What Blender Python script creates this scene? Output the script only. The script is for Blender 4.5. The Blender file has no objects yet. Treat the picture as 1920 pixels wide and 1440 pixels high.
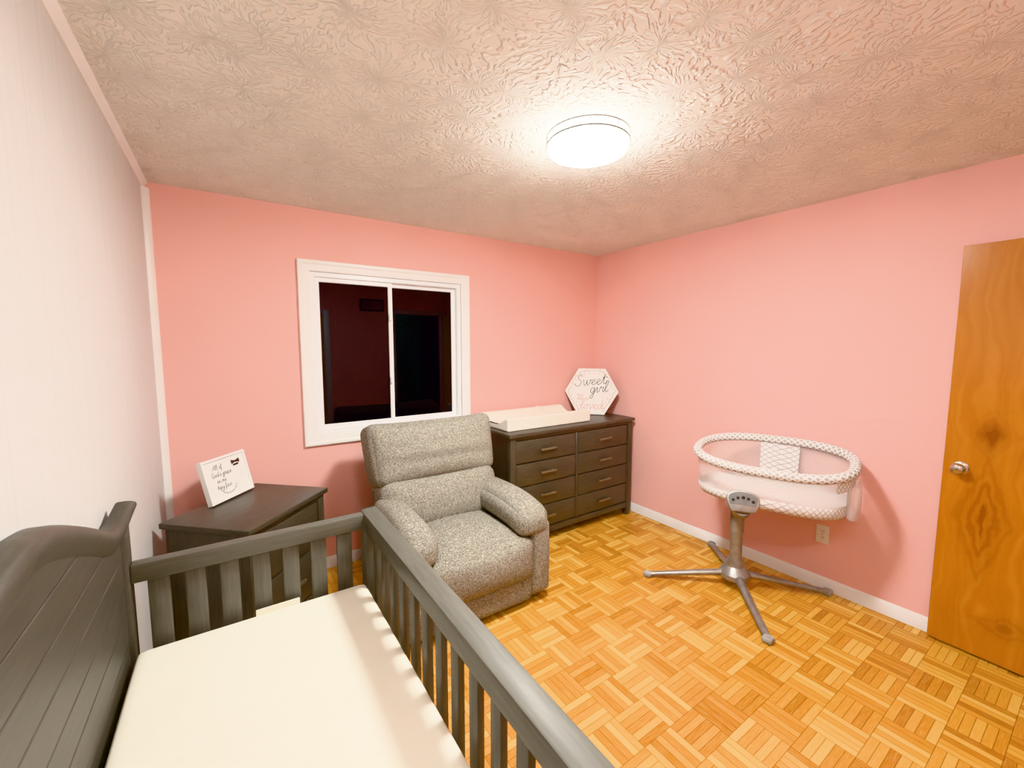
import bpy, bmesh, math, random
from mathutils import Vector, Matrix
random.seed(7)
S = bpy.context.scene
COL = S.collection
R = math.radians
PI = math.pi
XL, XR, YB, YN, H = -0.345, 3.09, 3.06, -0.32, 2.44

# ------------------------------------------------------------ node helpers
def lin(c):
    c = c / 255.0
    return c / 12.92 if c <= 0.04045 else ((c + 0.055) / 1.055) ** 2.4
def rgb(c): return (lin(c[0]), lin(c[1]), lin(c[2]), 1.0)

class NT:
    def __init__(s, name):
        s.m = bpy.data.materials.new(name); s.m.use_nodes = True
        s.t = s.m.node_tree; s.b = s.t.nodes['Principled BSDF']
        s.out = s.t.nodes['Material Output']
    def n(s, typ, **kw):
        nd = s.t.nodes.new(typ)
        for k, v in kw.items(): setattr(nd, k, v)
        return nd
    def set(s, sock, v):
        if isinstance(v, bpy.types.NodeSocket): s.t.links.new(v, sock)
        elif v is not None: sock.default_value = v
    def math(s, op, a, b=None, c=None, clamp=False):
        nd = s.n('ShaderNodeMath', operation=op); nd.use_clamp = clamp
        s.set(nd.inputs[0], a); s.set(nd.inputs[1], b); s.set(nd.inputs[2], c)
        return nd.outputs[0]
    def vm(s, op, a, b=None):
        nd = s.n('ShaderNodeVectorMath', operation=op)
        s.set(nd.inputs[0], a); s.set(nd.inputs[1], b)
        return nd.outputs[1] if op in ('LENGTH', 'DISTANCE', 'DOT_PRODUCT') else nd.outputs[0]
    def obj(s): return s.n('ShaderNodeTexCoord').outputs['Object']
    def uv(s): return s.n('ShaderNodeTexCoord').outputs['UV']
    def sep(s, v):
        nd = s.n('ShaderNodeSeparateXYZ'); s.set(nd.inputs[0], v); return nd.outputs
    def comb(s, x, y, z):
        nd = s.n('ShaderNodeCombineXYZ')
        s.set(nd.inputs[0], x); s.set(nd.inputs[1], y); s.set(nd.inputs[2], z); return nd.outputs[0]
    def noise(s, vec, scale, detail=2.0, rough=0.5):
        nd = s.n('ShaderNodeTexNoise'); s.set(nd.inputs['Vector'], vec)
        nd.inputs['Scale'].default_value = scale; nd.inputs['Detail'].default_value = detail
        nd.inputs['Roughness'].default_value = rough
        return nd.outputs['Fac']
    def ramp(s, f, stops):
        nd = s.n('ShaderNodeValToRGB'); s.set(nd.inputs[0], f)
        e = nd.color_ramp.elements
        while len(e) < len(stops): e.new(0.5)
        for i, (p, c) in enumerate(stops):
            e[i].position = p; e[i].color = c if len(c) == 4 else (c[0], c[1], c[2], 1)
        return nd.outputs[0]
    def mix(s, f, a, b, mode='MIX'):
        nd = s.n('ShaderNodeMix', data_type='RGBA', blend_type=mode)
        s.set(nd.inputs[0], f); s.set(nd.inputs[6], a); s.set(nd.inputs[7], b)
        return nd.outputs[2]
    def bump(s, h, strength=0.3, dist=0.01):
        nd = s.n('ShaderNodeBump'); nd.inputs['Strength'].default_value = strength
        nd.inputs['Distance'].default_value = dist
        s.set(nd.inputs['Height'], h); s.t.links.new(nd.outputs[0], s.b.inputs['Normal'])
    def fin(s, col=None, rough=None, metal=None, spec=None):
        s.set(s.b.inputs['Base Color'], col); s.set(s.b.inputs['Roughness'], rough)
        s.set(s.b.inputs['Metallic'], metal); s.set(s.b.inputs['Specular IOR Level'], spec)
        return s.m

def simple(name, c, rough=0.5, metal=0.0, var=0.08, scale=15, stretch=None, bump=0.0, bscale=None, bdist=0.003, detail=None, spec=None):
    t = NT(name)
    v = t.vm('MULTIPLY', t.obj(), stretch) if stretch else t.obj()
    f = t.noise(v, scale, detail if detail is not None else (3 if var >= .1 else 0))
    a = rgb(tuple(max(0, x * (1 - var)) for x in c)); b = rgb(tuple(min(255, x * (1 + var)) for x in c))
    col = t.ramp(f, [(0.3, a), (0.7, b)])
    if bump: t.bump(t.noise(v, bscale or scale * 4, 2), bump, bdist)
    return t.fin(col, rough, metal, spec)

M = {}
M['pink'] = simple('pink_paint', (248, 192, 184), 0.6, 0, 0.008, 3, spec=0.3)
M['pink_back'] = simple('salmon_pink_paint', (248, 189, 179), 0.6, 0, 0.008, 3, spec=0.3)
M['white_trim'] = simple('white_trim_paint', (246, 246, 243), 0.35, 0, 0.01, 8)
M['vinyl'] = simple('white_vinyl', (247, 249, 250), 0.3, 0, 0.01, 8)
for ax, st in (('x', (1, 12, 12)), ('y', (12, 1, 12)), ('z', (12, 12, 1))):
    M['crib_' + ax] = simple('grey_wood_' + ax, (87, 86, 78), 0.5, 0, 0.08, 9, st, 0.08, 14, detail=2)
    M['dark_' + ax] = simple('dark_brown_wood_' + ax, (71, 67, 59), 0.4, 0, 0.11, 9, st, 0.06, 14)
    M['head_' + ax] = simple('charcoal_wood_' + ax, (72, 70, 63), 0.5, 0, 0.06, 9, st, 0.04, 14, detail=2)
M['pull'] = simple('dull_pull_metal', (134, 125, 108), 0.38, 0.6, 0.05, 30)
M['gap'] = simple('dark_gap', (22, 18, 15), 0.8, 0, 0.05, 10)
M['sheet'] = simple('cream_sheet', (248, 245, 228), 0.8, 0, 0.01, 6, None, 0.1, 9, 0.01)
M['padwhite'] = simple('white_pad_cover', (247, 244, 230), 0.6, 0, 0.02, 8, None, 0.1, 12, 0.004)
M['chrome'] = simple('brushed_nickel', (205, 196, 182), 0.22, 1.0, 0.05, 30)
M['silver'] = simple('silver_grey_metal', (160, 160, 157), 0.32, 0.65, 0.04, 30)
M['panelgrey'] = simple('grey_panel_plastic', (104, 103, 101), 0.4, 0.2, 0.04, 30)
M['ring'] = simple('satin_ring', (84, 80, 74), 0.5, 0, 0.04, 30)
M['plate'] = simple('white_plastic', (244, 240, 232), 0.35, 0, 0.01, 12)
M['black'] = simple('black_slot', (25, 22, 20), 0.5, 0, 0.05, 12)
M['ink'] = simple('dark_ink', (38, 35, 35), 0.6, 0, 0.05, 30)
M['pinkink'] = simple('rose_ink', (234, 182, 169), 0.6, 0, 0.05, 30)
M['leafgrey'] = simple('grey_leaf_print', (180, 177, 174), 0.6, 0, 0.08, 40)
M['leafpeach'] = simple('peach_leaf_print', (236, 190, 171), 0.6, 0, 0.08, 40)
M['signwhite'] = simple('white_sign_board', (248, 248, 245), 0.5, 0, 0.01, 10)
M['signedge'] = simple('brown_sign_edge', (110, 84, 66), 0.6, 0, 0.12, 40)
M['bow'] = simple('brown_bow', (66, 44, 32), 0.7, 0, 0.15, 60)
M['footplastic'] = simple('grey_foot_plastic', (156, 155, 151), 0.5, 0, 0.05, 30)
M['hallwall'] = simple('pale_green_hall_paint', (135, 160, 150), 0.6, 0, 0.01, 5)

# chair fabric
t = NT('heather_grey_fabric')
o = t.obj()
f1 = t.noise(t.vm('MULTIPLY', o, (1, 1, 2.8)), 105, 2, 0.7)
f2 = t.noise(t.vm('MULTIPLY', o, (2.8, 1, 1)), 135, 2, 0.7)
f = t.math('MULTIPLY', t.math('ADD', f1, f2), 0.5)
col = t.ramp(f, [(0.37, rgb((82, 79, 71))), (0.5, rgb((133, 129, 118))), (0.63, rgb((187, 183, 170)))])
M['fabric'] = t.fin(col, 0.95, 0, 0.15)
M['fabric_dark'] = simple('fabric_dark_grey', (98, 95, 86), 0.95, 0, 0.2, 90)  # darker grey fabric of the recliner base

# parquet
t = NT('finger_parquet')
x, y, z = t.sep(t.obj())
T = 0.158; NF = 5.0
u = t.math('DIVIDE', x, T); v = t.math('DIVIDE', y, T)
fu = t.math('FLOOR', u); fv = t.math('FLOOR', v)
lu = t.math('SUBTRACT', u, fu); lv = t.math('SUBTRACT', v, fv)
par = t.math('FLOORED_MODULO', t.math('ADD', fu, fv), 2.0)
ipar = t.math('SUBTRACT', 1.0, par)
a = t.math('ADD', t.math('MULTIPLY', par, lu), t.math('MULTIPLY', ipar, lv))
b = t.math('ADD', t.math('MULTIPLY', par, lv), t.math('MULTIPLY', ipar, lu))
a5 = t.math('MULTIPLY', a, NF); k = t.math('FLOOR', a5); fr = t.math('SUBTRACT', a5, k)
wn = t.n('ShaderNodeTexWhiteNoise', noise_dimensions='3D')
t.set(wn.inputs['Vector'], t.comb(t.math('ADD', fu, 0.5), t.math('ADD', fv, 0.5), t.math('ADD', k, 0.5)))
rv = wn.outputs['Value']
wn2 = t.n('ShaderNodeTexWhiteNoise', noise_dimensions='2D')
t.set(wn2.inputs['Vector'], t.comb(t.math('ADD', fu, 0.5), t.math('ADD', fv, 0.5), 0.0))
rvt = t.math('ADD', t.math('MULTIPLY', rv, 0.80), t.math('MULTIPLY', wn2.outputs['Value'], 0.20))
col = t.ramp(rvt, [(0.06, rgb((168, 102, 36))), (0.28, rgb((200, 134, 54))), (0.6, rgb((217, 157, 70))), (0.92, rgb((235, 190, 102)))])
gr = t.noise(t.comb(t.math('MULTIPLY', a5, 4.0), t.math('MULTIPLY', b, 1.4), t.math('MULTIPLY', rv, 60.0)), 2.2, 3, 0.6)
col = t.mix(t.math('MULTIPLY', gr, 0.45), col, t.ramp(gr, [(0.3, rgb((166, 100, 33))), (0.75, rgb((240, 202, 120)))]), 'MIX')
edge = t.math('MINIMUM', t.math('MINIMUM', fr, t.math('SUBTRACT', 1.0, fr)), t.math('MULTIPLY', t.math('MINIMUM', b, t.math('SUBTRACT', 1.0, b)), NF))
gap = t.math('LESS_THAN', edge, 0.045)
col = t.mix(t.math('MULTIPLY', gap, 0.65), col, rgb((108, 58, 16)))
M['parquet'] = t.fin(col, 0.24, 0)

# stomped ceiling
t = NT('stomped_ceiling_plaster')
o = t.obj()
wob = t.n('ShaderNodeTexNoise'); t.set(wob.inputs['Vector'], o); wob.inputs['Scale'].default_value = 7; wob.inputs['Detail'].default_value = 1
ow = t.vm('ADD', o, t.vm('MULTIPLY', t.vm('SUBTRACT', wob.outputs['Color'], (0.5, 0.5, 0.5)), (0.10, 0.10, 0)))
vo = t.n('ShaderNodeTexVoronoi', voronoi_dimensions='2D'); t.set(vo.inputs['Vector'], ow); vo.inputs['Scale'].default_value = 5.2
d = t.vm('MULTIPLY', t.vm('SUBTRACT', ow, vo.outputs['Position']), (1, 1, 0))
dn = t.vm('NORMALIZE', d)
rr = t.vm('LENGTH', d)
dx, dy, dz = t.sep(dn)
nv = t.vm('ADD', t.comb(t.math('MULTIPLY', dx, 5.0), t.math('MULTIPLY', dy, 5.0), t.math('MULTIPLY', rr, 26.0)),
          t.vm('MULTIPLY', vo.outputs['Color'], (30, 30, 30)))
st = t.noise(nv, 1.3, 1, 0.5)
ridge = t.ramp(st, [(0.46, (0, 0, 0, 1)), (0.53, (0.7, 0.7, 0.7, 1)), (0.60, (1, 1, 1, 1))])
t.bump(ridge, 0.7, 0.009)
M['ceiling'] = t.fin(rgb((244, 242, 234)), 0.8, 0, 0.2)

# white grooved panelling
t = NT('white_wall_panelling')
x, y, z = t.sep(t.obj())
gy = t.math('FRACT', t.math('DIVIDE', y, 0.135))
gm = t.math('LESS_THAN', t.math('ABSOLUTE', t.math('SUBTRACT', gy, 0.5)), 0.022)
stk = t.noise(t.comb(t.math('MULTIPLY', y, 60.0), t.math('MULTIPLY', z, 1.2), 0.0), 1.5, 2, 0.6)
col = t.ramp(stk, [(0.3, rgb((211, 212, 210))), (0.7, rgb((217, 218, 216)))])
col = t.mix(t.math('MULTIPLY', gm, 0.18), col, rgb((175, 175, 172)))
M['panel'] = t.fin(col, 0.5, 0)

# knotty door, object space: x along the door from the hinge, z up
t = NT('amber_knotty_wood')
o = t.obj(); x, y, z = t.sep(o)
w = t.noise(t.comb(t.math('MULTIPLY', x, 3.0), 0.0, t.math('MULTIPLY', z, 1.2)), 2.0, 2)
grain = t.noise(t.comb(t.math('ADD', t.math('MULTIPLY', x, 22.0), t.math('MULTIPLY', w, 5.0)), 0.0, t.math('MULTIPLY', z, 0.9)), 1.4, 2, 0.5)
col = t.ramp(grain, [(0.25, rgb((173, 102, 36))), (0.5, rgb((181, 111, 42))), (0.78, rgb((190, 122, 51)))])
blot = t.noise(o, 5.0, 2)
col = t.mix(t.math('MULTIPLY', t.math('SUBTRACT', blot, 0.35, None, True), 0.5), col, rgb((164, 93, 30)))
def knot(col, cx, cz, sx, sz, wob, dark, rings, amt, core_t):
    nz = t.math('MULTIPLY', t.math('SUBTRACT', t.noise(t.comb(t.math('MULTIPLY', x, 16.0), cx * 9 + cz, t.math('MULTIPLY', z, 7.0)), 1.6, 2), 0.5), wob)
    ddx = t.math('DIVIDE', t.math('SUBTRACT', x, cx), sx); ddz = t.math('DIVIDE', t.math('SUBTRACT', z, cz), sz)
    ax_ = t.math('ABSOLUTE', ddx); az_ = t.math('ABSOLUTE', ddz)
    r = t.math('ADD', t.math('ADD', t.math('POWER', ax_, 0.9), t.math('POWER', az_, 1.2)), nz)
    ring = t.math('MULTIPLY_ADD', t.math('SINE', t.math('MULTIPLY', r, rings)), 0.35, 0.65)
    fall = t.math('SUBTRACT', 1.0, r, None, True)
    core = t.math('GREATER_THAN', fall, core_t)
    fac = t.math('MAXIMUM', t.math('MULTIPLY', t.math('MULTIPLY', t.math('POWER', fall, 0.7), ring), amt), t.math('MULTIPLY', core, amt))
    return t.mix(fac, col, rgb(dark))
col = knot(col, 0.61, 1.129, 0.10, 0.13, 0.7, (118, 50, 16), 7, .8, .78)
col = knot(col, 0.615, 0.70, 0.13, 0.40, 0.5, (126, 56, 20), 20, .85, .88)
col = knot(col, 0.50, 0.20, 0.22, 0.08, 0.7, (130, 64, 22), 14, .5, .95)
M['doorwood'] = t.fin(col, 0.22, 0)

# night glass
def glass(name, tint):
    t = NT(name)
    f = t.noise(t.obj(), 1.5, 0)
    col = t.ramp(f, [(0.3, rgb((6, 5, 8))), (0.7, rgb((9, 8, 11)))])
    t.b.inputs['Specular Tint'].default_value = tint
    return t.fin(col, 0.02, 0, 0.5)
M['glass'] = glass('night_window_glass', (0.74, 0.74, 0.88, 1))

# patterned fabric on uv
def lattice(name, kk, base, line, w, alpha=1.0):
    t = NT(name)
    uu, vv, _ = t.sep(t.uv())
    p = t.math('ABSOLUTE', t.math('SINE', t.math('MULTIPLY', t.math('ADD', uu, vv), kk)))
    q = t.math('ABSOLUTE', t.math('SINE', t.math('MULTIPLY', t.math('SUBTRACT', uu, vv), kk)))
    ln = t.math('LESS_THAN', t.math('MINIMUM', p, q), w)
    col = t.mix(ln, rgb(base), rgb(line))
    t.fin(col, 0.85, 0, 0.1)
    if alpha < 1:
        tr = t.n('ShaderNodeBsdfTransparent'); mx = t.n('ShaderNodeMixShader')
        mx.inputs[0].default_value = alpha
        t.t.links.new(tr.outputs[0], mx.inputs[1]); t.t.links.new(t.b.outputs[0], mx.inputs[2])
        t.t.links.new(mx.outputs[0], t.out.inputs['Surface'])
    return t.m
M['rimfab'] = lattice('rim_lattice_fabric', 88, (170, 166, 163), (246, 243, 240), 0.50)
M['bandfab'] = lattice('band_lattice_fabric', 92, (246, 243, 241), (186, 181, 179), 0.30)
M['meshfab'] = lattice('white_mesh_fabric', 135, (248, 243, 242), (228, 221, 219), 0.20, 0.34)
M['basmat'] = lattice('bassinet_sheet', 60, (248, 242, 240), (196, 188, 186), 0.25)

# lamp diffuser: bright downward face, gentler sides
t = NT('lit_diffuser')
em = t.n('ShaderNodeEmission'); em.inputs['Color'].default_value = (1.0, 1.0, 0.94, 1)
geo = t.n('ShaderNodeNewGeometry')
nx_, ny_, nz_ = t.sep(geo.outputs['Normal'])
dn_ = t.math('MULTIPLY', t.math('MAXIMUM', t.math('MULTIPLY', nz_, -1.0), 0.0), 210.0)
t.t.links.new(t.math('ADD', dn_, 50.0), em.inputs['Strength'])
t.t.links.new(em.outputs[0], t.out.inputs['Surface'])
M['diffuser'] = t.m

# ------------------------------------------------------------ mesh helpers
def obj(name, bm, mat, parent=None, smooth=True, ang=38, label=None):
    bmesh.ops.recalc_face_normals(bm, faces=bm.faces[:])
    me = bpy.data.meshes.new(name); bm.to_mesh(me); bm.free()
    me.materials.append(mat)
    if smooth:
        for p in me.polygons: p.use_smooth = True
        me.set_sharp_from_angle(angle=R(ang))
    ob = bpy.data.objects.new(name, me); COL.objects.link(ob)
    if parent: ob.parent = parent
    if label: ob['label'] = label
    return ob
def thing(name, label, cat, loc=(0, 0, 0), rot=(0, 0, 0), group=None):
    ob = bpy.data.objects.new(name, None); COL.objects.link(ob)
    ob.location = loc; ob.rotation_euler = rot; ob.empty_display_size = 0.1
    ob['label'] = label; ob['category'] = cat
    if group: ob['group'] = group
    return ob
def struct(ob, label, cat):
    ob['kind'] = 'structure'; ob['label'] = label; ob['category'] = cat; return ob
def merge(bm, tmp, mt=None):
    if mt is not None: tmp.transform(mt)
    me = bpy.data.meshes.new('tmp'); tmp.to_mesh(me); tmp.free(); bm.from_mesh(me); bpy.data.meshes.remove(me)
def box(bm, x0, x1, y0, y1, z0, z1, bev=0.004, seg=2, mt=None):
    tm = bmesh.new(); bmesh.ops.create_cube(tm, size=1)
    for v in tm.verts:
        v.co = Vector(((x0 + x1) / 2 + v.co.x * (x1 - x0), (y0 + y1) / 2 + v.co.y * (y1 - y0), (z0 + z1) / 2 + v.co.z * (z1 - z0)))
    if bev: bmesh.ops.bevel(tm, geom=tm.edges[:], offset=bev, segments=seg, profile=0.5, affect='EDGES')
    merge(bm, tm, mt)
    return bm
def B(*a, **k): return box(bmesh.new(), *a, **k)
def cushion(bm, c, size, r, bulge=(0, 0, 0), cuts=13, deform=None, mt=None):
    tm = bmesh.new(); bmesh.ops.create_cube(tm, size=2)
    bmesh.ops.subdivide_edges(tm, edges=tm.edges[:], cuts=cuts, use_grid_fill=True)
    hf = Vector(size) / 2
    for v in tm.verts:
        p = Vector([math.sin(q * PI / 2) for q in v.co])
        q = Vector([p[i] * hf[i] for i in range(3)])
        inn = Vector([max(-(hf[i] - r), min(hf[i] - r, q[i])) for i in range(3)])
        d = q - inn
        if d.length > 1e-7: q = inn + d.normalized() * r
        for i in range(3):
            j, k2 = (i + 1) % 3, (i + 2) % 3
            q[i] += bulge[i] * p[i] ** 3 * (1 - p[j] ** 2) * (1 - p[k2] ** 2)
        if deform: q = deform(q, p)
        v.co = q
    m = Matrix.Translation(Vector(c))
    if mt is not None: m = m @ mt
    merge(bm, tm, m)
    return bm
def tube(bm, pts, r, seg=10, closed=False, up=None, uvs=False, cap=True, sq=1.0):
    pts = [Vector(p) for p in pts]; n = len(pts)
    rs = r if isinstance(r, (list, tuple)) else [r] * n
    uvl = bm.loops.layers.uv.verify() if uvs else None
    rings = []; L = [0.0]; prev = None
    for i in range(1, n + 1): L.append(L[-1] + (pts[i % n] - pts[i - 1]).length)
    for i in range(n):
        if closed: tg = pts[(i + 1) % n] - pts[i - 1]
        else: tg = pts[min(i + 1, n - 1)] - pts[max(i - 1, 0)]
        tg.normalize()
        if up is not None: nn = tg.cross(Vector(up))
        elif prev is None: nn = tg.cross(Vector((0.0123, 0.31, 0.95)) if abs(tg.z) < 0.9 else Vector((1, 0.02, 0)))
        else: nn = prev - tg * prev.dot(tg)
        nn.normalize(); prev = nn; bb = tg.cross(nn)
        rings.append([bm.verts.new(pts[i] + nn * math.cos(2 * PI * j / seg) * rs[i] + bb * math.sin(2 * PI * j / seg) * rs[i] * sq) for j in range(seg)])
    for i in range(n if closed else n - 1):
        A, Bq = rings[i], rings[(i + 1) % n]
        for j in range(seg):
            f = bm.faces.new((A[j], A[(j + 1) % seg], Bq[(j + 1) % seg], Bq[j]))
            if uvs:
                c = 2 * PI * rs[i] / seg
                for lp, q in zip(f.loops, ((L[i], j * c), (L[i], (j + 1) * c), (L[i + 1], (j + 1) * c), (L[i + 1], j * c))): lp[uvl].uv = q
    if not closed and cap:
        bm.faces.new(rings[0][::-1]); bm.faces.new(rings[-1])
    return bm
def lathe(bm, prof, seg=32, mt=None):
    tm = bmesh.new(); rings = []
    for (r, z) in prof:
        if r < 1e-6: rings.append([tm.verts.new((0, 0, z))])
        else: rings.append([tm.verts.new((r * math.cos(2 * PI * j / seg), r * math.sin(2 * PI * j / seg), z)) for j in range(seg)])
    for A, Bq in zip(rings[:-1], rings[1:]):
        for j in range(seg):
            k2 = (j + 1) % seg
            if len(A) == 1 and len(Bq) == 1: continue
            if len(A) == 1: tm.faces.new((A[0], Bq[j], Bq[k2]))
            elif len(Bq) == 1: tm.faces.new((A[j], A[k2], Bq[0]))
            else: tm.faces.new((A[j], A[k2], Bq[k2], Bq[j]))
    merge(bm, tm, mt); return bm
def prism(bm, poly, d0, d1, axis='y', bev=0.0, seg=2, mt=None):
    tm = bmesh.new()
    def P(p, d): return {'x': (d, p[0], p[1]), 'y': (p[0], d, p[1]), 'z': (p[0], p[1], d)}[axis]
    a = [tm.verts.new(P(p, d0)) for p in poly]; b2 = [tm.verts.new(P(p, d1)) for p in poly]
    tm.faces.new(a); tm.faces.new(b2[::-1]); n = len(poly)
    for i in range(n): tm.faces.new((a[i], a[(i + 1) % n], b2[(i + 1) % n], b2[i]))
    if bev:
        bmesh.ops.recalc_face_normals(tm, faces=tm.faces[:])
        bmesh.ops.bevel(tm, geom=tm.edges[:], offset=bev, segments=seg, profile=0.5, affect='EDGES')
    merge(bm, tm, mt); return bm
def loop_frame(bm, x0, x1, z0, z1, prof):
    """rectangular moulding in the XZ plane: prof = (inset, y) pairs from the outside in"""
    rings = []
    for d, yy in prof:
        rings.append([bm.verts.new(q) for q in ((x0 + d, yy, z0 + d), (x1 - d, yy, z0 + d), (x1 - d, yy, z1 - d), (x0 + d, yy, z1 - d))])
    for A, Bq in zip(rings[:-1], rings[1:]):
        for j in range(4): bm.faces.new((A[j], A[(j + 1) % 4], Bq[(j + 1) % 4], Bq[j]))
    return bm
def catmull(p, n=7):
    p = [Vector((q[0], q[1])) for q in p]
    if len(p) < 3: return p
    out = []
    for i in range(len(p) - 1):
        p0 = p[max(i - 1, 0)]; p1 = p[i]; p2 = p[i + 1]; p3 = p[min(i + 2, len(p) - 1)]
        for k2 in range(n):
            s = k2 / n
            out.append(0.5 * ((2 * p1) + (p2 - p0) * s + (2 * p0 - 5 * p1 + 4 * p2 - p3) * s * s + (3 * p1 - p0 - 3 * p2 + p3) * s ** 3))
    out.append(p[-1]); return out
GL = {
 'e': (.95, [[(0,.3),(.5,.55),(.7,.8),(.5,1),(.2,.8),(.15,.35),(.4,0),(.8,.15),(1.0,.4)]]),
 'w': (1.6, [[(0,.9),(.15,1),(.25,.3),(.45,0),(.7,.4),(.8,1),(.8,.4),(1.0,0),(1.3,.4),(1.35,1),(1.5,.85),(1.7,.9)]]),
 't': (.9, [[(0,.3),(.4,1.2),(.5,1.8),(.4,.6),(.5,.05),(.75,.1),(1,.4)], [(.05,1.2),(.95,1.3)]]),
 'S': (1.4, [[(1.2,1.7),(.9,2.1),(.4,1.8),(.4,1.4),(.9,1.0),(1.1,.5),(.7,0),(.1,.1),(0,.5)]]),
 'g': (1.05, [[(.8,.85),(.5,1),(.15,.7),(.2,.15),(.5,.05),(.8,.6),(.85,1),(.8,0),(.6,-.9),(.25,-1.0),(.2,-.7),(.6,-.2),(1.1,.35)]]),
 'i': (.7, [[(0,.3),(.3,1),(.3,.3),(.45,0),(.8,.4)], [(.36,1.42),(.44,1.55)]]),
 'r': (.95, [[(0,.3),(.25,1.1),(.35,.85),(.75,.95),(.65,.4),(.75,.05),(1.05,.4)]]),
 'l': (.7, [[(0,.3),(.5,1.3),(.55,2.0),(.35,2.1),(.2,1.6),(.2,.4),(.4,0),(.8,.4)]]),
 'o': (1.0, [[(.6,1),(.2,.85),(.1,.3),(.4,0),(.75,.3),(.7,.85),(.5,1),(.7,.8),(1.05,.85)]]),
 'v': (1.0, [[(0,.8),(.2,1),(.35,.4),(.45,0),(.75,.5),(.85,1),(1.1,.85)]]),
 'd': (1.1, [[(.75,.9),(.4,1),(.1,.6),(.2,.05),(.55,.15),(.8,.9),(.9,2.1),(.8,.5),(.95,0),(1.3,.4)]]),
 'A': (1.35, [[(0,0),(.5,1.2),(.9,2),(1.0,1.0),(1.15,0)], [(.25,.8),(1.2,.8)]]),
 'f': (.8, [[(0,.3),(.5,1.3),(.55,2),(.3,2),(.3,1),(.25,-.6),(.1,-1),(.4,-.5),(.5,.1),(.9,.4)]]),
 'G': (1.45, [[(1.2,1.7),(.8,2.1),(.2,1.6),(.1,.6),(.5,0),(1.0,.2),(1.2,.9),(.7,.95)], [(1.2,.9),(1.15,-.1)]]),
 "'": (.35, [[(.2,2),(.12,1.6)]]),
 's': (.8, [[(0,.3),(.4,1.05),(.6,.6),(.55,.1),(.2,.05),(.6,.05),(.9,.35)]]),
 'a': (1.05, [[(.7,.85),(.4,1),(.1,.6),(.2,.05),(.5,.15),(.75,.9),(.75,.3),(.9,0),(1.2,.4)]]),
 'c': (.85, [[(.7,.85),(.4,1),(.12,.6),(.25,.05),(.6,.05),(.95,.4)]]),
 'n': (1.05, [[(0,.8),(.15,1),(.2,0),(.25,.6),(.55,1),(.7,.8),(.7,.2),(.85,0),(1.15,.4)]]),
 'y': (.95, [[(0,.8),(.15,1),(.2,.3),(.45,.1),(.75,.6),(.8,1),(.75,0),(.55,-.9),(.25,-.95),(.25,-.6),(.7,-.1),(1.0,.35)]]),
 'Y': (1.1, [[(0,1.4),(.45,.7)], [(.9,1.4),(.45,.7),(.45,0)]]),
 'O': (1.35, [[(.55,1.4),(.1,1.1),(.1,.3),(.55,0),(1.0,.3),(1.0,1.1),(.55,1.4)]]),
 'U': (1.2, [[(.1,1.4),(.1,.4),(.5,0),(.9,.4),(.9,1.4)]]),
 'R': (1.15, [[(.1,0),(.1,1.4)], [(.1,1.4),(.7,1.3),(.75,.9),(.1,.7)], [(.35,.7),(.85,0)]]),
 'E': (1.05, [[(.8,1.4),(.1,1.4)], [(.1,1.4),(.1,0)], [(.1,0),(.8,0)], [(.1,.7),(.65,.7)]]),
 'Z': (1.1, [[(.85,1.2),(.5,1.4),(.15,1.15),(.45,.75),(.8,.4),(.5,0),(.1,.2)]]),
 'Q': (1.2, [[(0,0),(.45,1.4)], [(.45,1.4),(.9,0)], [(.2,.5),(.7,.5)]]),
 ' ': (.6, []),
 '.': (.4, [[(.15,0),(.2,.08)]]),
}
def script(bm, s, x, z, sc, w, y=-0.001, slant=0.12, center=False, rot=0.0):
    if center: x -= sum(GL[c][0] for c in s) * sc / 2
    ca, sa = math.cos(rot), math.sin(rot); x0, z0 = x, z; cx = 0.0
    for c in s:
        adv, strokes = GL[c]
        for stq in strokes:
            pp = []
            for q in catmull(stq):
                lx = (cx + q.x + slant * q.y) * sc; lz = q.y * sc
                pp.append((x0 + lx * ca - lz * sa, y, z0 + lx * sa + lz * ca))
            tube(bm, pp, w, 5, up=(0, 1, 0), sq=0.5)
        cx += adv
    return bm
def leaf(bm, x, z, ang, ln, w, y):
    pts = []
    for k2 in range(10):
        a = 2 * PI * k2 / 10
        lx = math.cos(a) * ln / 2; lz = math.sin(a) * w / 2 * (1 - 0.4 * math.cos(a))
        pts.append(bm.verts.new((x + lx * math.cos(ang) - lz * math.sin(ang), y, z + lx * math.sin(ang) + lz * math.cos(ang))))
    bm.faces.new(pts)

# ------------------------------------------------------------ room shell
struct(obj('floor', B(XL - .12, XR + .12, -1.6, YB + .12, -0.1, 0, 0), M['parquet'], smooth=False), 'golden wood parquet floor of small finger block squares', 'floor')
struct(obj('ceiling', B(XL - .12, XR + .12, -1.6, YB + .12, H, H + .1, 0), M['ceiling'], smooth=False), 'off white ceiling with swirled stomped plaster texture', 'ceiling')
struct(obj('wall_left', B(XL - .1, XL, YN - .1, YB + .1, 0, H, 0), M['panel'], smooth=False), 'white panelled wall behind the crib headboard', 'wall')
struct(obj('wall_right', B(XR, XR + .1, YN - .1, YB + .1, 0, H, 0), M['pink'], smooth=False), 'pink painted wall behind the bassinet', 'wall')
WX0, WX1, WZ0, WZ1 = 0.39, 1.637, 0.881, 2.114
ox0, ox1, oz0, oz1 = WX0 + .07, WX1 - .07, WZ0 + .07, WZ1 - .07
bm = bmesh.new()
box(bm, XL, ox0, YB, YB + .1, 0, H, 0); box(bm, ox1, XR, YB, YB + .1, 0, H, 0)
box(bm, ox0, ox1, YB, YB + .1, 0, oz0, 0); box(bm, ox0, ox1, YB, YB + .1, oz1, H, 0)
struct(obj('wall_back', bm, M['pink_back'], smooth=False), 'pink painted wall around the dark window', 'wall')
DX0, DX1 = 2.2, 2.985
bm = bmesh.new()
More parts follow.
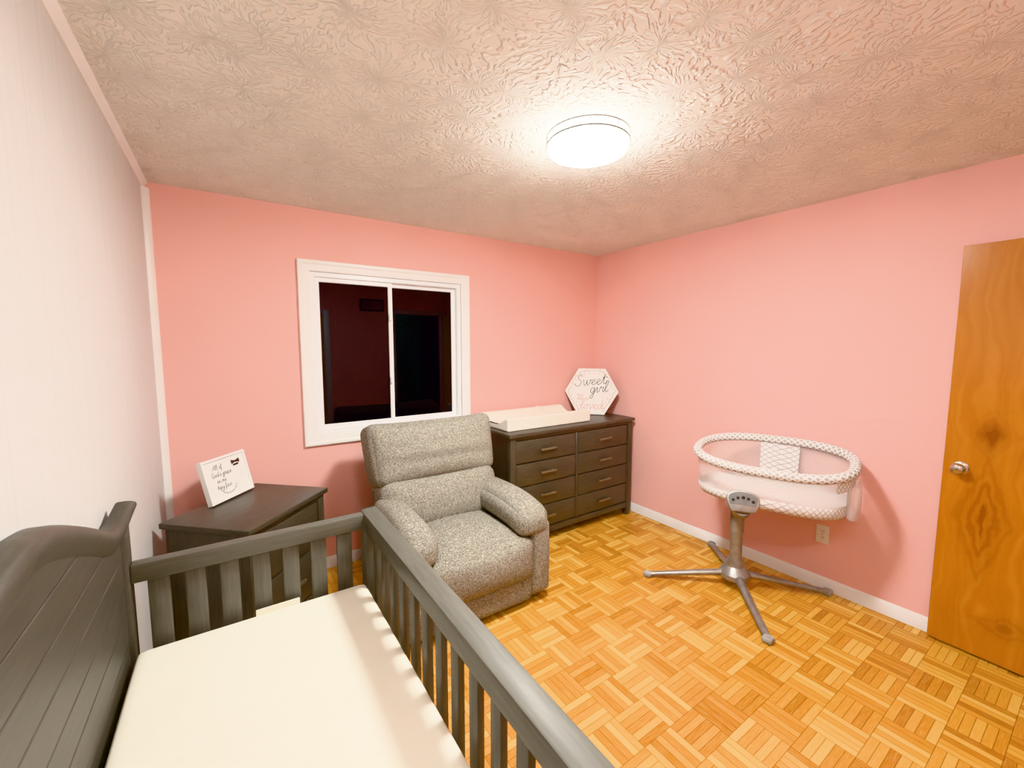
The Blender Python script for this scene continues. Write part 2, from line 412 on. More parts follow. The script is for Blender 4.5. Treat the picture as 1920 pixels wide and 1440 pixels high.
box(bm, XL, DX0, YN - .1, YN, 0, H, 0); box(bm, DX0, DX1, YN - .1, YN, 2.05, H, 0); box(bm, DX1, XR, YN - .1, YN, 0, H, 0)
struct(obj('wall_near', bm, M['pink'], smooth=False), 'pink wall with the doorway behind the viewer', 'wall')
struct(obj('wall_hall', B(XL, XR, -1.6, -1.5, 0, H, 0), M['hallwall'], smooth=False), 'pale hallway wall beyond the doorway', 'wall')
bm = bmesh.new()
for (a, b2) in ((DX0 - .06, DX0), (DX1, DX1 + .06)): box(bm, a, b2, YN, YN + .015, 0, 2.11, .003)
box(bm, DX0, DX1, YN, YN + .015, 2.05, 2.11, .003)
struct(obj('trim_3', bm, M['white_trim']), 'white casing around the doorway behind the viewer', 'trim')
bm = bmesh.new()
for (a, b2) in ((.42, .48), (1.14, 1.22)): box(bm, a, b2, YN, YN + .015, 0, 2.06, .003)
box(bm, .48, 1.14, YN, YN + .015, 2.00, 2.06, .003)
struct(obj('trim_4', bm, M['white_trim']), 'white casing around the closet door behind the viewer', 'trim')
struct(obj('door_2', B(.48, 1.14, YN, YN + .008, .01, 2.0, .001, 1), M['doorwood'], smooth=False), 'closed closet door behind the viewer', 'door')
def baseprof(a, b2, axis, face, sgn):
    bm = bmesh.new()
    pr = [(0, 0), (.013 * sgn, 0), (.013 * sgn, .062), (.009 * sgn, .07), (.005 * sgn, .08), (0, .08)]
    if axis == 'y': prism(bm, [(face + p, q) for p, q in pr], a, b2, 'y')
    else: prism(bm, [(face + p, q) for p, q in pr], a, b2, 'x')
    return bm
struct(obj('baseboard_right', baseprof(YN, YB - .014, 'y', XR, -1), M['white_trim']), 'white baseboard along the pink wall under the bassinet', 'baseboard')
struct(obj('baseboard_back', baseprof(XL + .014, XR, 'x', YB, -1), M['white_trim']), 'white baseboard along the pink window wall', 'baseboard')
struct(obj('baseboard_left', baseprof(YN, YB, 'y', XL, 1), M['white_trim']), 'white baseboard along the panelled wall', 'baseboard')
bm = prism(bmesh.new(), [(XL, H), (XL + .026, H), (XL + .024, H - .010), (XL + .012, H - .022), (XL + .008, H - .034), (XL, H - .034)], YN, YB, 'y')
struct(obj('trim_1', bm, M['white_trim']), 'narrow white moulding where the panelled wall meets the ceiling', 'trim')
bm = prism(bmesh.new(), [(XL, YB), (XL + .032, YB), (XL + .03, YB - .012), (XL + .012, YB - .03), (XL, YB - .032)], .08, H - .034, 'z')
struct(obj('trim_2', bm, M['white_trim']), 'white vertical strip in the corner of panelled and pink walls', 'trim')

# ------------------------------------------------------------ window
bm = loop_frame(bmesh.new(), WX0, WX1, WZ0, WZ1, [(0, YB), (0, YB - .02), (.006, YB - .024), (.02, YB - .024), (.03, YB - .017), (.062, YB - .013), (.07, YB - .01), (.07, YB + .09)])
win = struct(obj('window_1', bm, M['white_trim'], ang=20), 'white framed sliding window showing the dark night', 'window')
bm = loop_frame(bmesh.new(), ox0, ox1, oz0, oz1, [(0, YB + .02), (0, YB + .005), (.03, YB + .005), (.034, YB + .012), (.034, YB + .09)])
obj('window_frame', bm, M['vinyl'], win, ang=20)
gx0, gx1, gz0, gz1 = ox0 + .034, ox1 - .034, oz0 + .034, oz1 - .034
mid = 1.0
for i, (a, b2, yy) in enumerate(((gx0, mid + .016, YB + .022), (mid - .016, gx1, YB + .045))):
    bm = loop_frame(bmesh.new(), a, b2, gz0, gz1, [(0, yy + .02), (0, yy), (.024, yy), (.029, yy + .006), (.029, yy + .02)])
    sh = obj('sash', bm, M['vinyl'], win, ang=20)
    obj('pane', B(a + .027, b2 - .027, yy + .012, yy + .018, gz0 + .027, gz1 - .027, 0), M['glass'], sh, smooth=False)
for zz in (1.76, 1.30):
    obj('latch', cushion(bmesh.new(), (mid - .004, YB + .013, zz), (.022, .02, .05), .007, cuts=5), M['vinyl'], win)

# ------------------------------------------------------------ door
DA = math.atan2(0.50 + 0.27, 3.035 - 2.99)
door = obj('door_1', B(0, .768, -.036, 0, .012, 2.045, .002, 1), M['doorwood'], smooth=False)
door.location = (2.985, -.258, 0); door.rotation_euler = (0, 0, DA)
struct(door, 'open amber knotty wood slab door with round metal knob', 'door')
kx, kz = .705, .945
Mk = Matrix.Translation((kx, 0, kz)) @ Matrix.Rotation(R(-90), 4, 'X')
obj('rose', lathe(bmesh.new(), [(0, 0), (.033, 0), (.033, .004), (.027, .009), (.014, .011), (0, .011)], 32, Mk), M['chrome'], door)
obj('door_knob', lathe(bmesh.new(), [(0, .008), (.011, .008), (.011, .025), (.018, .031), (.026, .038), (.0285, .047), (.026, .056), (.016, .062), (0, .063)], 32, Mk), M['chrome'], door, ang=60, label='round polished metal knob')
obj('latch_plate', B(.766, .770, -.03, -.006, kz - .03, kz + .03, .001, 1), M['chrome'], door)

# ------------------------------------------------------------ ceiling light
cl = thing('ceiling_light', 'round glowing drum ceiling light with thin metal rings', 'ceiling light', (1.29, 1.345, H))
obj('mounting_pan', lathe(bmesh.new(), [(0, 0), (.13, 0), (.13, -.014), (0, -.014)], 48), M['ring'], cl)
obj('diffuser', lathe(bmesh.new(), [(0, -.012), (.160, -.012), (.164, -.016), (.164, -.066), (.160, -.074), (.146, -.079), (.08, -.083), (0, -.084)], 64), M['diffuser'], cl)
for zz in (-.016, -.048):
    obj('ring', tube(bmesh.new(), [(.171 * math.cos(2 * PI * k / 64), .171 * math.sin(2 * PI * k / 64), zz) for k in range(64)], .004, 8, True, (0, 0, 1)), M['ring'], cl)
for k in range(3):
    a = 2 * PI * k / 3 + .5
    obj('post', tube(bmesh.new(), [(.170 * math.cos(a), .170 * math.sin(a), -.014), (.170 * math.cos(a), .170 * math.sin(a), -.050)], .003, 8), M['ring'], cl)

# ------------------------------------------------------------ crib
crib = thing('crib', 'grey wooden baby crib with curved solid headboard and slatted sides', 'crib', (.07, 1.02, 0))
cx0, cy0 = .07, 1.02
def L(bm): bm.transform(Matrix.Translation((-cx0, -cy0, 0))); return bm
CP = [(0, 1.236), (.1, 1.222), (.2, 1.190), (.3, 1.151), (.4, 1.108), (.48, 1.071), (.55, 1.044), (.61, 1.033), (.66, 1.036), (.70, 1.048), (.74, 1.066)]
half = [(q.x, q.y) for q in catmull(CP, 4)]
prof = [(cy0 - d, z) for d, z in half[::-1]] + [(cy0 + d, z) for d, z in half[1:]]
def capz(yv):
    d = abs(yv - cy0)
    for (a, za), (b2, zb) in zip(half[:-1], half[1:]):
        if a <= d <= b2: return za + (zb - za) * (d - a) / max(b2 - a, 1e-6)
    return half[-1][1]
hb = obj('headboard', L(prism(bmesh.new(), [(yy, min(z, 1.3) - .03) for yy, z in prof if abs(yy - cy0) < .7] + [(cy0 + .69, .26), (cy0 - .69, .26)], -.335, -.312, 'x')), M['head_y'], crib)
bm = bmesh.new()
z0 = .28
while z0 < 1.2:
    z1 = z0 + .090
    ys = [.362 + (1.678 - .362) * k / 60 for k in range(61)]
    ys = [yy for yy in ys if capz(yy) - .03 > z0 + .004]
    if len(ys) > 2:
        top = [(yy, min(z1 - .0015, capz(yy) - .03)) for yy in ys]
        if all(abs(q[1] - (z1 - .0015)) < 1e-6 for q in top): top = [top[0], top[-1]]
        prism(bm, [(ys[-1], z0 + .0015), (ys[0], z0 + .0015)] + top, -.315, -.303, 'x', .002, 1)
    z0 = z1
obj('plank_panel', L(bm), M['head_y'], hb)
bm = bmesh.new(); rings = []
xs = [(-.340, -.02), (-.338, -.006), (-.332, 0), (-.312, -.001), (-.298, -.006), (-.290, -.016), (-.288, -.030), (-.291, -.046), (-.297, -.060), (-.302, -.070), (-.306, -.074), (-.338, -.074)]
for i, (yy, zz) in enumerate(prof):
    a = Vector(prof[max(i - 1, 0)]); b2 = Vector(prof[min(i + 1, len(prof) - 1)]); tg = (b2 - a).normalized(); nn = Vector((-tg.y, tg.x))
    fl = max(0, abs(yy - cy0) - .58) / .16
    rings.append([bm.verts.new((x + .016 * fl * fl, yy + nn.x * o2 * (1 - .35 * fl), zz + nn.y * o2 * (1 - .35 * fl))) for x, o2 in xs])
for A, Bq in zip(rings[:-1], rings[1:]):
    for j in range(len(xs)): bm.faces.new((A[j], A[(j + 1) % len(xs)], Bq[(j + 1) % len(xs)], Bq[j]))
bm.faces.new(rings[0]); bm.faces.new(rings[-1][::-1])
obj('cap_moulding', L(bm), M['head_y'], hb, ang=50)
for a, b2 in ((.30, .36), (1.68, 1.74)):
    obj('post', L(B(-.336, -.290, a, b2, 0, 1.0, .005)), M['head_z'], hb)
for a, b2 in ((.30, .365), (1.675, 1.74)):
    obj('front_post', L(B(.415, .485, a, b2, 0, .879, .006)), M['crib_z'], crib)
obj('front_rail', L(B(.418, .484, .30, 1.745, .817, .883, .006, 2)), M['crib_y'], crib)
obj('lower_rail', L(B(.43, .47, .365, 1.675, .24, .31, .005)), M['crib_y'], crib)
ns = 13
for i in range(ns):
    yc = .365 + (i + .5) * (1.31 / ns)
    obj('slat', L(B(.439, .46, yc - .022, yc + .022, .305, .822, .005)), M['crib_z'], crib)
for yv in (.332, 1.708):
    obj('end_rail', L(B(-.29, .418, yv - .022, yv + .022, .818, .879, .006, 2)), M['crib_x'], crib)
    obj('lower_rail', L(B(-.29, .418, yv - .018, yv + .018, .24, .31, .005)), M['crib_x'], crib)
    for i in range(7):
        xc = -.225 + i * .0945
        obj('slat', L(B(xc - .028, xc + .028, yv - .010, yv + .010, .305, .822, .005)), M['crib_z'], crib)
obj('mattress_support', L(B(-.285, .41, .375, 1.66, .445, .468, .004)), M['gap'], crib)

mt_ = thing('crib_mattress', 'cream sheeted mattress lying inside the grey crib', 'mattress', (.062, 1.02, .468))
obj('fitted_sheet', cushion(bmesh.new(), (0, 0, .071), (.698, 1.30, .142), .022, (.0, .0, .006), 14), M['sheet'], mt_)
obj('fabric_tag', B(-.03, .11, .650, .655, .09, .155, .002, 1), M['sheet'], mt_, label='cream folded tag standing at the far edge')

# ------------------------------------------------------------ recliner
ch = thing('recliner', 'heather grey upholstered recliner armchair below the window', 'armchair', (1.12, 2.38, 0))
FB = M['fabric']
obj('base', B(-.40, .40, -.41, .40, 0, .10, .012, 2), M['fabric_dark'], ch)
for s in (1, -1):
    def dp(q, p):
        q = q.copy(); yy = q.y
        if yy < -.02: q.z -= ((-.02 - yy) / .28) ** 2 * .04
        if p.z > 0: q.z += .012 * (1 - p.x ** 2)
        if s < 0 and p.y < -.6: q.x *= 1 - .08 * (-p.y - .6) / .4
        return q
    arm = obj('arm', cushion(bmesh.new(), (s * .385, -.03, .265), (.135, .80, .49), .03, (.012, 0, 0)), FB, ch)
    wd = .232 if s > 0 else .20
    obj('arm_pad', cushion(bmesh.new(), (s * (.460 - wd / 2), -.153, .535), (wd, .63, .16), .062, (.010, .016, .016), 19, dp), FB, arm)
    obj('arm_front', cushion(bmesh.new(), (s * .390, -.430, .275), (.135, .075, .44), .026, (0, .016, 0)), FB, arm)
def seatdef(q, p):
    q = q.copy()
    if q.y < -.15 and p.z > 0: q.z -= ((-.15 - q.y) / .15) ** 2 * .018
    return q
obj('seat', cushion(bmesh.new(), (0, -.17, .365), (.565, .58, .17), .06, (0, .01, .036), 15, seatdef), FB, ch)
fr_ = obj('footrest', cushion(bmesh.new(), (0, -.435, .30), (.66, .11, .25), .05, (.0, .032, .01), 15), FB, ch)
obj('kick_panel', cushion(bmesh.new(), (0, -.425, .115), (.65, .09, .17), .035, (0, .012, 0)), FB, fr_)
bk = obj('backrest', cushion(bmesh.new(), (0, .36, .55), (.76, .12, .78), .05, (0, .01, 0), 13, None, Matrix.Rotation(R(-15), 4, 'X')), FB, ch)
obj('lumbar_cushion', cushion(bmesh.new(), (0, .15, .545), (.80, .25, .34), .075, (.012, .050, .01), 15, None, Matrix.Rotation(R(-15), 4, 'X')), FB, bk)
def headdef(q, p):
    q = q.copy(); q.x *= 1 + .035 * p.z
    if p.z > 0: q.z += .018 * abs(p.x) ** 3
    if p.y < 0: q.y += (.016 * math.exp(-((p.z + .30) / .10) ** 2) + .008 * math.exp(-((p.z - .2 - .1 * p.x) / .08) ** 2)) * (1 - p.x ** 4)
    return q
obj('head_cushion', cushion(bmesh.new(), (0, .262, .845), (.865, .24, .40), .065, (.010, .070, .004), 25, headdef, Matrix.Rotation(R(-17), 4, 'X')), FB, bk)

# ------------------------------------------------------------ dresser and nightstand
def pull(par, x, z, y, w=.15):
    bm = bmesh.new()
    box(bm, x - w / 2, x + w / 2, y - .028, y - .016, z - .009, z + .009, .003)
    for sx in (-1, 1): box(bm, x + sx * (w / 2 - .02) - .006, x + sx * (w / 2 - .02) + .006, y - .018, y + .002, z - .006, z + .006, .001, 1)
    return obj('handle', bm, M['pull'], par)
def chest(root, W, D, HT, rows, cols, leg, over=.018, post=.05, skirt=.05):
    hw, hd = W / 2, D / 2
    bw, bd = hw - over, hd - over
    obj('top', B(-hw, hw, -hd, hd - .004, HT - .028, HT, .005), M['dark_x'], root)
    bm = bmesh.new()
    box(bm, -bw + .01, bw - .01, -bd + .022, bd - .01, leg, HT - .026, 0)
    obj('body', bm, M['gap'], root, smooth=False)
    for sx in (-1, 1):
        obj('side_panel', B(sx * (bw - .006) - .006, sx * (bw - .006) + .006, -bd + .04, bd - .04, leg + .02, HT - .028, .002, 1), M['dark_z'], root)
        for sy in (-1, 1):
            obj('leg', B(sx * (bw - post / 2) - post / 2, sx * (bw - post / 2) + post / 2, sy * (bd - post / 2) - post / 2, sy * (bd - post / 2) + post / 2, 0, HT - .028, .004), M['dark_z'], root)
    obj('skirt', B(-bw + post, bw - post, -bd + .004, -bd + .024, leg, leg + skirt, .003), M['dark_x'], root)
    obj('top_rail', B(-bw + post, bw - post, -bd + .004, -bd + .024, HT - .055, HT - .028, .002, 1), M['dark_x'], root)
    z0, z1 = leg + skirt + .004, HT - .058
    rh = (z1 - z0) / rows
    xa, xb = -bw + post + .004, bw - post - .004
    cw = (xb - xa) / cols
    if cols > 1: obj('divider', B(-.012, .012, -bd + .004, -bd + .024, z0, z1, .002, 1), M['dark_z'], root)
    for c in range(cols):
        for r in range(rows):
            a = xa + c * cw + (.016 if c > 0 else .002); b2 = xa + (c + 1) * cw - (.016 if c < cols - 1 else .002)
            za, zb = z0 + r * rh + .004, z0 + (r + 1) * rh - .004
            bm = B(a, b2, -bd + .006, -bd + .026, za, zb, .004)
            dr = obj('drawer', bm, M['dark_x'], root)
            pull(dr, (a + b2) / 2, (za + zb) / 2, -bd + .006)
dr_ = thing('dresser', 'long dark brown eight drawer dresser against the window wall', 'dresser', (2.345, 2.765, 0))
chest(dr_, 1.37, .55, .905, 4, 2, .07)
ns_ = thing('nightstand', 'dark brown nightstand turned diagonally in the corner behind the crib', 'nightstand', (.062, 2.566, 0), (0, 0, R(46.4)))
chest(ns_, .60, .49, .72, 2, 1, .09)

# ------------------------------------------------------------ changing pad
cp = thing('changing_pad', 'white contoured baby changing pad on top of the dresser', 'changing pad', (2.135, 2.795, .905))
def dz_(ay): return .062 * max(0, min(1, (ay - .30) / .50)) ** 1.2 - .060
def dish(q, p):
    q = q.copy()
    if p.z > 0: q.z += dz_(abs(p.y)) * p.z
    return q
obj('pad', cushion(bmesh.new(), (0, 0, .049), (.855, .42, .098), .012, (0, 0, 0), 25, dish), M['padwhite'], cp, ang=50)
bm = bmesh.new(); pts = []
for k in range(25):
    s = -1 + 2 * k / 24
    pts.append((.14 + .03 * math.sin(s * 3), s * .195, .1015 + dz_(abs(s * .195 / .21))))
tube(bm, pts, [.026] * 25, 8, up=(0, 0, 1), sq=.14)
sp = obj('safety_strap', bm, M['plate'], cp)
obj('buckle', cushion(bmesh.new(), (.14, 0, .052), (.06, .04, .018), .005, cuts=5), M['plate'], sp)

# ------------------------------------------------------------ hexagon sign
sg = thing('hexagon_sign', 'white hexagon nursery sign with cursive lettering leaning in the corner', 'sign', (2.80, 2.825, .9095), (R(-8), 0, R(-50)))
hw, hh = .25, .433
hexp = [(-hw / 2, 0), (hw / 2, 0), (hw, hh / 2), (hw / 2, hh), (-hw / 2, hh), (-hw, hh / 2)]
obj('board', prism(bmesh.new(), hexp, 0, .006, 'y', .001, 1), M['signwhite'], sg)
obj('edge', prism(bmesh.new(), hexp, .006, .030, 'y', .0015, 1), M['signedge'], sg, label='brown wooden edge')
bm = bmesh.new()
script(bm, 'Sweet', -.155, .262, .050, .0027, slant=.22, rot=.10)
script(bm, 'girl.', -.015, .200, .049, .0027, slant=.22, rot=.10)
obj('black_lettering', bm, M['ink'], sg)
bm = bmesh.new()
script(bm, 'YOU', -.130, .165, .017, .0016, slant=0)
script(bm, 'QRE', -.130, .132, .017, .0016, slant=0)
script(bm, 'ZO', -.06, .132, .017, .0016, slant=0)
script(bm, 'loved', -.100, .050, .044, .0024)
obj('rose_lettering', bm, M['pinkink'], sg)
b1 = bmesh.new(); b2_ = bmesh.new()
cz = hh / 2
for i in range(6):
    p, q = Vector((hexp[i][0], hexp[i][1] - cz)), Vector((hexp[(i + 1) % 6][0], hexp[(i + 1) % 6][1] - cz))
    if i == 0: continue
    for k in range(9):
        s = (k + .5) / 9; c = p.lerp(q, s); ins = random.uniform(.85, .93)
        c = c * ins; a = math.atan2(q.y - p.y, q.x - p.x) + random.uniform(-1.1, 1.1)
        leaf(b1 if (k + i) % 3 else b2_, c.x, c.y + cz, a, random.uniform(.018, .028), .008, -.0012)
        if k % 2:
            c2 = p.lerp(q, s) * (ins - .12); leaf(b2_ if k % 4 == 1 else b1, c2.x, c2.y + cz, a + .8, .016, .006, -.0012)
obj('grey_leaves', b1, M['leafgrey'], sg, smooth=False)
obj('peach_leaves', b2_, M['leafpeach'], sg, smooth=False)

# ------------------------------------------------------------ little frame
pf = thing('picture_frame', 'small white box frame with cursive verse leaning on the nightstand', 'picture frame', (-.012, 2.72, .7275), (R(-14), 0, R(49.8)))
fw, fh = .30, .235
bm = loop_frame(bmesh.new(), -fw / 2, fw / 2, 0, fh, [(0, .028), (0, .001), (.001, 0), (.012, 0), (.013, .001), (.013, .010)])
vs = [bm.verts.new(q) for q in ((-fw / 2, .028, 0), (fw / 2, .028, 0), (fw / 2, .028, fh), (-fw / 2, .028, fh))]; bm.faces.new(vs)
obj('frame', bm, M['signwhite'], pf, ang=20)
obj('panel', B(-fw / 2 + .012, fw / 2 - .012, .009, .012, .012, fh - .012, 0), M['signwhite'], pf, smooth=False)
bm = bmesh.new()
script(bm, 'All of', -.085, .172, .0125, .0010, y=.0085)
script(bm, "God's grace", -.100, .134, .0132, .0011, y=.0085)
script(bm, 'in one', -.075, .100, .0115, .0010, y=.0085)
script(bm, 'tiny face', -.085, .066, .0125, .0010, y=.0085)
obj('lettering', bm, M['ink'], pf)
bm = bmesh.new()
for k in range(13):
    a = R(195 + k * 12.5)
    leaf(bm, -.01 + .055 * math.cos(a), .075 + .045 * math.sin(a), a + 1.2 + (.5 if k % 2 else -.5), .016, .006, .0083)
obj('leaf_sprig', bm, M['leafgrey'], pf, smooth=False)
bm = bmesh.new()
for s in (-1, 1): cushion(bm, (.072 + s * .014, .004, .186), (.026, .012, .026), .006, cuts=4, deform=lambda q, p, s=s: Vector((q.x, q.y, q.z * (.55 + .45 * s * p.x))))
cushion(bm, (.072, .003, .186), (.009, .014, .011), .004, cuts=3)
cushion(bm, (.072, .005, .168), (.036, .006, .010), .003, cuts=3)
obj('bow', bm, M['bow'], pf, label='tiny brown bow')

# ------------------------------------------------------------ bassinet
bx, by = 2.655, 1.345
bs = thing('bassinet', 'white mesh swivel bassinet on a silver four legged pedestal', 'bassinet', (bx, by, 0))
obj('hub', lathe(bmesh.new(), [(0, .052), (.078, .055), (.090, .070), (.090, .095), (.075, .118), (.054, .140), (.046, .19), (0, .19)], 28), M['silver'], bs, ang=30)
for sx, sy in ((-1, -1), (-1, 1), (1, -1), (1, 1)):
    e = Vector((sx * .385, sy * .388, 0))
    pts = []; rs = []
    for k in range(9):
        s = k / 8; p = e * (0.10 + .88 * s); zz = .088 - .068 * s; pts.append((p.x, p.y, zz)); rs.append(.026 - .007 * s)
    lg = obj('leg', tube(bmesh.new(), pts, rs, 12, sq=.8), M['silver'], bs)
    ft = bmesh.new(); cushion(ft, (e.x * .985, e.y * .985, .0185), (.054, .054, .037), .016, cuts=6)
    obj('foot', ft, M['footplastic'], lg)
obj('column', lathe(bmesh.new(), [(0, .18), (.036, .18), (.036, .36), (.041, .365), (.041, .53), (.034, .555), (0, .555)], 28), M['silver'], bs)
hd = Vector((2.480 - bx, 1.230 - by, .637))
ang = math.atan2(-.52, -.85)
obj('neck', tube(bmesh.new(), [(0, 0, .50), (hd.x * .35, hd.y * .35, .535), (hd.x * .75, hd.y * .75, .565), (hd.x * .93, hd.y * .93, .592)], [.040, .046, .052, .048], 14), M['silver'], bs)
poly = [(-.062, -.062), (.062, -.062), (.084, -.02), (.088, .012)] + [(.088 * math.cos(R(a)), .014 + .05 * math.sin(R(a))) for a in range(15, 180, 15)] + [(-.088, .012), (-.084, -.02)]
Mh = Matrix.Translation(hd) @ Matrix.Rotation(ang + PI / 2, 4, 'Z') @ Matrix.Rotation(R(-22), 4, 'X')
cpn = obj('control_panel', prism(bmesh.new(), poly, -.02, .018, 'y', .006, 3, Mh), M['silver'], bs)
inp = [(-.066, -.022), (.066, -.022)] + [(q[0] * .88, .002 + q[1] * .80) for q in poly if q[1] > 0]
fp = obj('face_plate', prism(bmesh.new(), inp, -.0225, -.018, 'y', .0008, 1, Mh), M['panelgrey'], cpn, label='darker grey button panel')
for px_, pz_, pr in ((-.052, .002, .0085), (-.027, .016, .0085), (.0, .021, .0095), (.027, .016, .0085), (.052, .002, .0085)):
    mk = Mh @ Matrix.Translation((px_, -.0225, pz_)) @ Matrix.Rotation(R(90), 4, 'X')
    obj('button', lathe(bmesh.new(), [(0, -.002), (pr, -.002), (pr, .002), (pr * .7, .004), (0, .004)], 16, mk), M['black'], cpn)
cc = Vector((2.76 - bx, 1.22 - by, 0)); av = Vector((.25, -.968, 0)).normalized(); fv_ = Vector((.968, .25, 0)).normalized()
NR = 72
def oval(k, ax, ay):
    a = 2 * PI * k / NR; c, s = math.cos(a), math.sin(a); ex = .82 if c < 0 else .68
    return math.copysign(abs(c) ** ex, c) * ax, math.copysign(abs(s) ** ex, s) * ay, s
def ring_pt(k, ax, ay, z):
    x, y, s = oval(k, ax, ay); return cc + av * x + fv_ * y + Vector((0, 0, z))
def rz(k): return .880 + .050 * math.sin(2 * PI * k / NR)
def loft(levels, k0=0, k1=NR):
    bm = bmesh.new(); uvl = bm.loops.layers.uv.verify(); rows = []
    for ax, ay, zf in levels: rows.append([bm.verts.new(ring_pt(k, ax, ay, zf(k))) for k in range(k0, k1 + (0 if k1 - k0 == NR else 1))])
    n = len(rows[0]); closed = (k1 - k0 == NR)
    for A, Bq in zip(rows[:-1], rows[1:]):
        for j in range(n if closed else n - 1):
            q = (A[j], A[(j + 1) % n], Bq[(j + 1) % n], Bq[j]); f = bm.faces.new(q)
            for lp, vv in zip(f.loops, q):
                jj = j + 1 if (vv is A[(j + 1) % n] or vv is Bq[(j + 1) % n]) else j
                lp[uvl].uv = (jj * 2.2 / NR, vv.co.z)
    return bm
zb = .602
def zt(k): return zb + .066 + .012 * math.cos(2 * PI * k / NR)
obj('padded_rim', tube(bmesh.new(), [ring_pt(k, .415, .262, rz(k)) for k in range(NR)], .027, 12, True, (0, 0, 1), True), M['rimfab'], bs, ang=60)
obj('mesh_wall', loft([(.41, .258, lambda k: rz(k) - .01), (.408, .256, lambda k: rz(k) * .66 + zt(k) * .34), (.403, .251, lambda k: rz(k) * .3 + zt(k) * .7), (.399, .246, lambda k: zt(k))]), M['meshfab'], bs, label='white see-through mesh side')
obj('lower_band', loft([(.398, .244, lambda k: zt(k) + .006), (.402, .250, lambda k: zt(k) - .008), (.400, .247, lambda k: zb + .024), (.384, .231, lambda k: zb), (.30, .15, lambda k: zb - .004), (.001, .001, lambda k: zb - .004)]), M['bandfab'], bs, ang=60)
obj('upper_band', loft([(.416, .264, lambda k: rz(k) - .015), (.418, .266, lambda k: rz(k) - .085)], -8, 5), M['bandfab'], bs)
obj('fabric_strap', loft([(.407, .254, lambda k: rz(k)), (.404, .252, lambda k: rz(k) * .6 + zt(k) * .4), (.395, .242, lambda k: zt(k))], 16, 20), M['bandfab'], bs)
rotz = Matrix.Rotation(math.atan2(av.y, av.x), 4, 'Z')
obj('storage_pocket', cushion(bmesh.new(), cc + av * .418 + Vector((0, 0, .70)), (.05, .26, .19), .022, (.01, 0, 0), 9, None, rotz), M['meshfab'], bs)
bmt = thing('bassinet_mattress', 'thin white patterned pad lying inside the mesh bassinet', 'mattress', (2.76, 1.22, zb), (0, 0, math.atan2(av.y, av.x)))
bm = bmesh.new(); uvl = bm.loops.layers.uv.verify(); rows = []
for sc_, zz in ((.001, .0), (.9, .0), (.97, .008), (.97, .026), (.92, .034), (.5, .036), (.001, .036)):
    rows.append([bm.verts.new((oval(k, .365, .212)[0] * sc_, oval(k, .365, .212)[1] * sc_, zz)) for k in range(NR)])
for A, Bq in zip(rows[:-1], rows[1:]):
    for j in range(NR):
        f = bm.faces.new((A[j], A[(j + 1) % NR], Bq[(j + 1) % NR], Bq[j]))
        for lp in f.loops: lp[uvl].uv = (lp.vert.co.x, lp.vert.co.y)
obj('pad', bm, M['basmat'], bmt, ang=60)

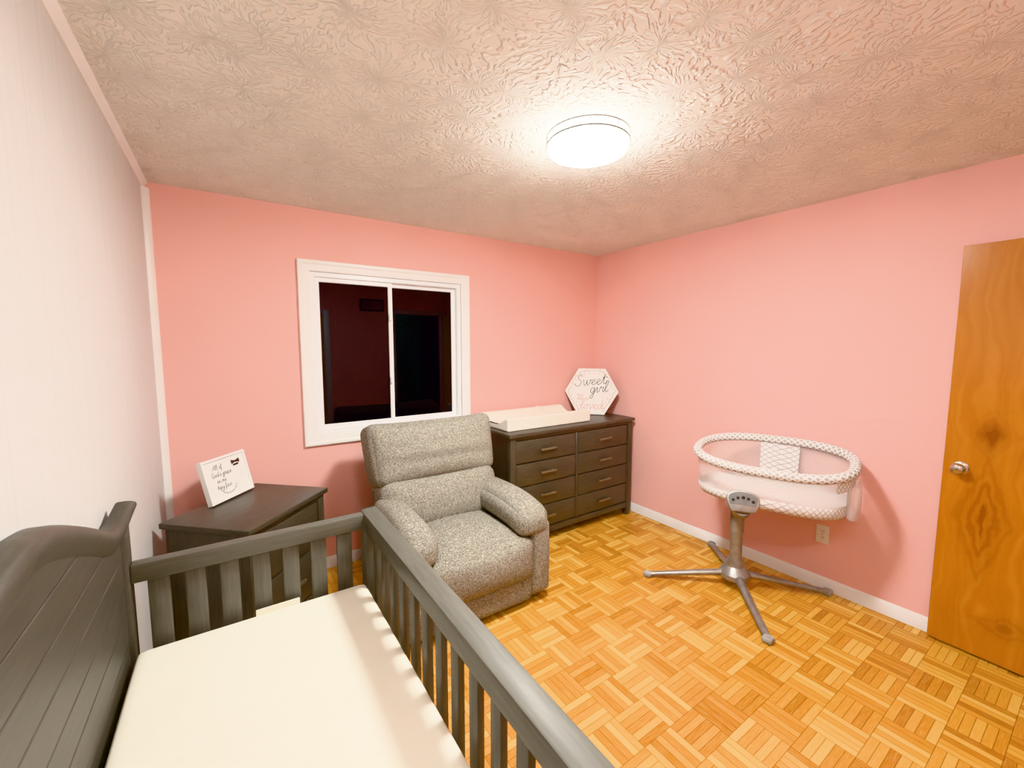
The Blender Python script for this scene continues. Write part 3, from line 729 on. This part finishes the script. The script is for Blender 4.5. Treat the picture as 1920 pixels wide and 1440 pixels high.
# ------------------------------------------------------------ outlet
ot = thing('wall_outlet', 'white electrical outlet on the pink wall under the bassinet', 'outlet', (XR, 1.025, .357), (0, 0, R(-90)))
obj('cover_plate', B(-.036, .036, -.007, 0, -.059, .059, .003, 2), M['plate'], ot)
for zz in (-.021, .021):
    so = obj('socket', prism(bmesh.new(), [(.017 * math.cos(2 * PI * k / 20), zz + max(-.0135, min(.0135, .017 * math.sin(2 * PI * k / 20)))) for k in range(20)], -.0095, -.006, 'y'), M['plate'], ot)
    bm = bmesh.new()
    for xx in (-.006, .006): box(bm, xx - .0012, xx + .0012, -.0100, -.0085, zz - .002, zz + .007, 0)
    box(bm, -.002, .002, -.0100, -.0085, zz - .010, zz - .006, 0)
    obj('slots', bm, M['black'], so, smooth=False)
obj('screw', lathe(bmesh.new(), [(0, -.006), (.003, -.006), (.003, -.008), (0, -.0085)], 12, Matrix(((1, 0, 0, 0), (0, 0, 1, 0), (0, 1, 0, 0), (0, 0, 0, 1)))), M['chrome'], ot)

# ------------------------------------------------------------ vent on the near wall, seen only as a reflection in the window
vt = thing('wall_vent', 'dark slotted air vent high on the pink wall facing the window', 'vent', (1.83, YN, 2.16))
obj('vent_frame', loop_frame(bmesh.new(), -.18, .18, -.09, .09, [(0, 0), (0, .008), (.015, .012), (.02, .006), (.02, 0)]), M['gap'], vt)
bm = bmesh.new()
for k in range(7): box(bm, -.165, .165, .001, .008, -.066 + k * .022 - .006, -.066 + k * .022 + .006, 0)
obj('louvre', bm, M['black'], vt, smooth=False)

# ------------------------------------------------------------ added fill lights behind the viewer, world, camera, view
la = bpy.data.lights.new('hall_fill_light', 'AREA'); la.energy = 32; la.shape = 'RECTANGLE'; la.size = .5; la.size_y = .5; la.color = (.94, 1, .96)  # added, unseen: fills from the doorway and brightens the hall wall
lo = bpy.data.objects.new('hall_fill_light', la); COL.objects.link(lo)
lo.location = (1.7, -.85, 2.38); lo.rotation_euler = (R(-15), R(-25), 0)
lb = bpy.data.lights.new('entry_fill_light', 'AREA'); lb.energy = 23; lb.shape = 'DISK'; lb.size = .40; lb.color = (1, 1, .95)  # added overhead fill to soften shadows, not a fixture of the room
lo2 = bpy.data.objects.new('entry_fill_light', lb); COL.objects.link(lo2)
lo2.location = (.50, -.06, 2.42); lo2.rotation_euler = (R(12), R(-6), 0)
w = bpy.data.worlds.new('World'); S.world = w; w.use_nodes = True
w.node_tree.nodes['Background'].inputs[0].default_value = (.02, .02, .03, 1)
w.node_tree.nodes['Background'].inputs[1].default_value = 0.3
cam = bpy.data.cameras.new('Camera'); co_ = bpy.data.objects.new('Camera', cam); COL.objects.link(co_)
cam.sensor_width = 36; cam.lens = 785 / 1920 * 36; cam.clip_start = .03
co_.location = (0, 0, 1.56); co_.rotation_euler = (R(90 - 5.31), 0, R(-34.0))
S.camera = co_
try: S.view_settings.view_transform = 'Khronos PBR Neutral'
except Exception: S.view_settings.view_transform = 'Standard'
S.view_settings.look = 'None'
S.view_settings.gamma = 1.14
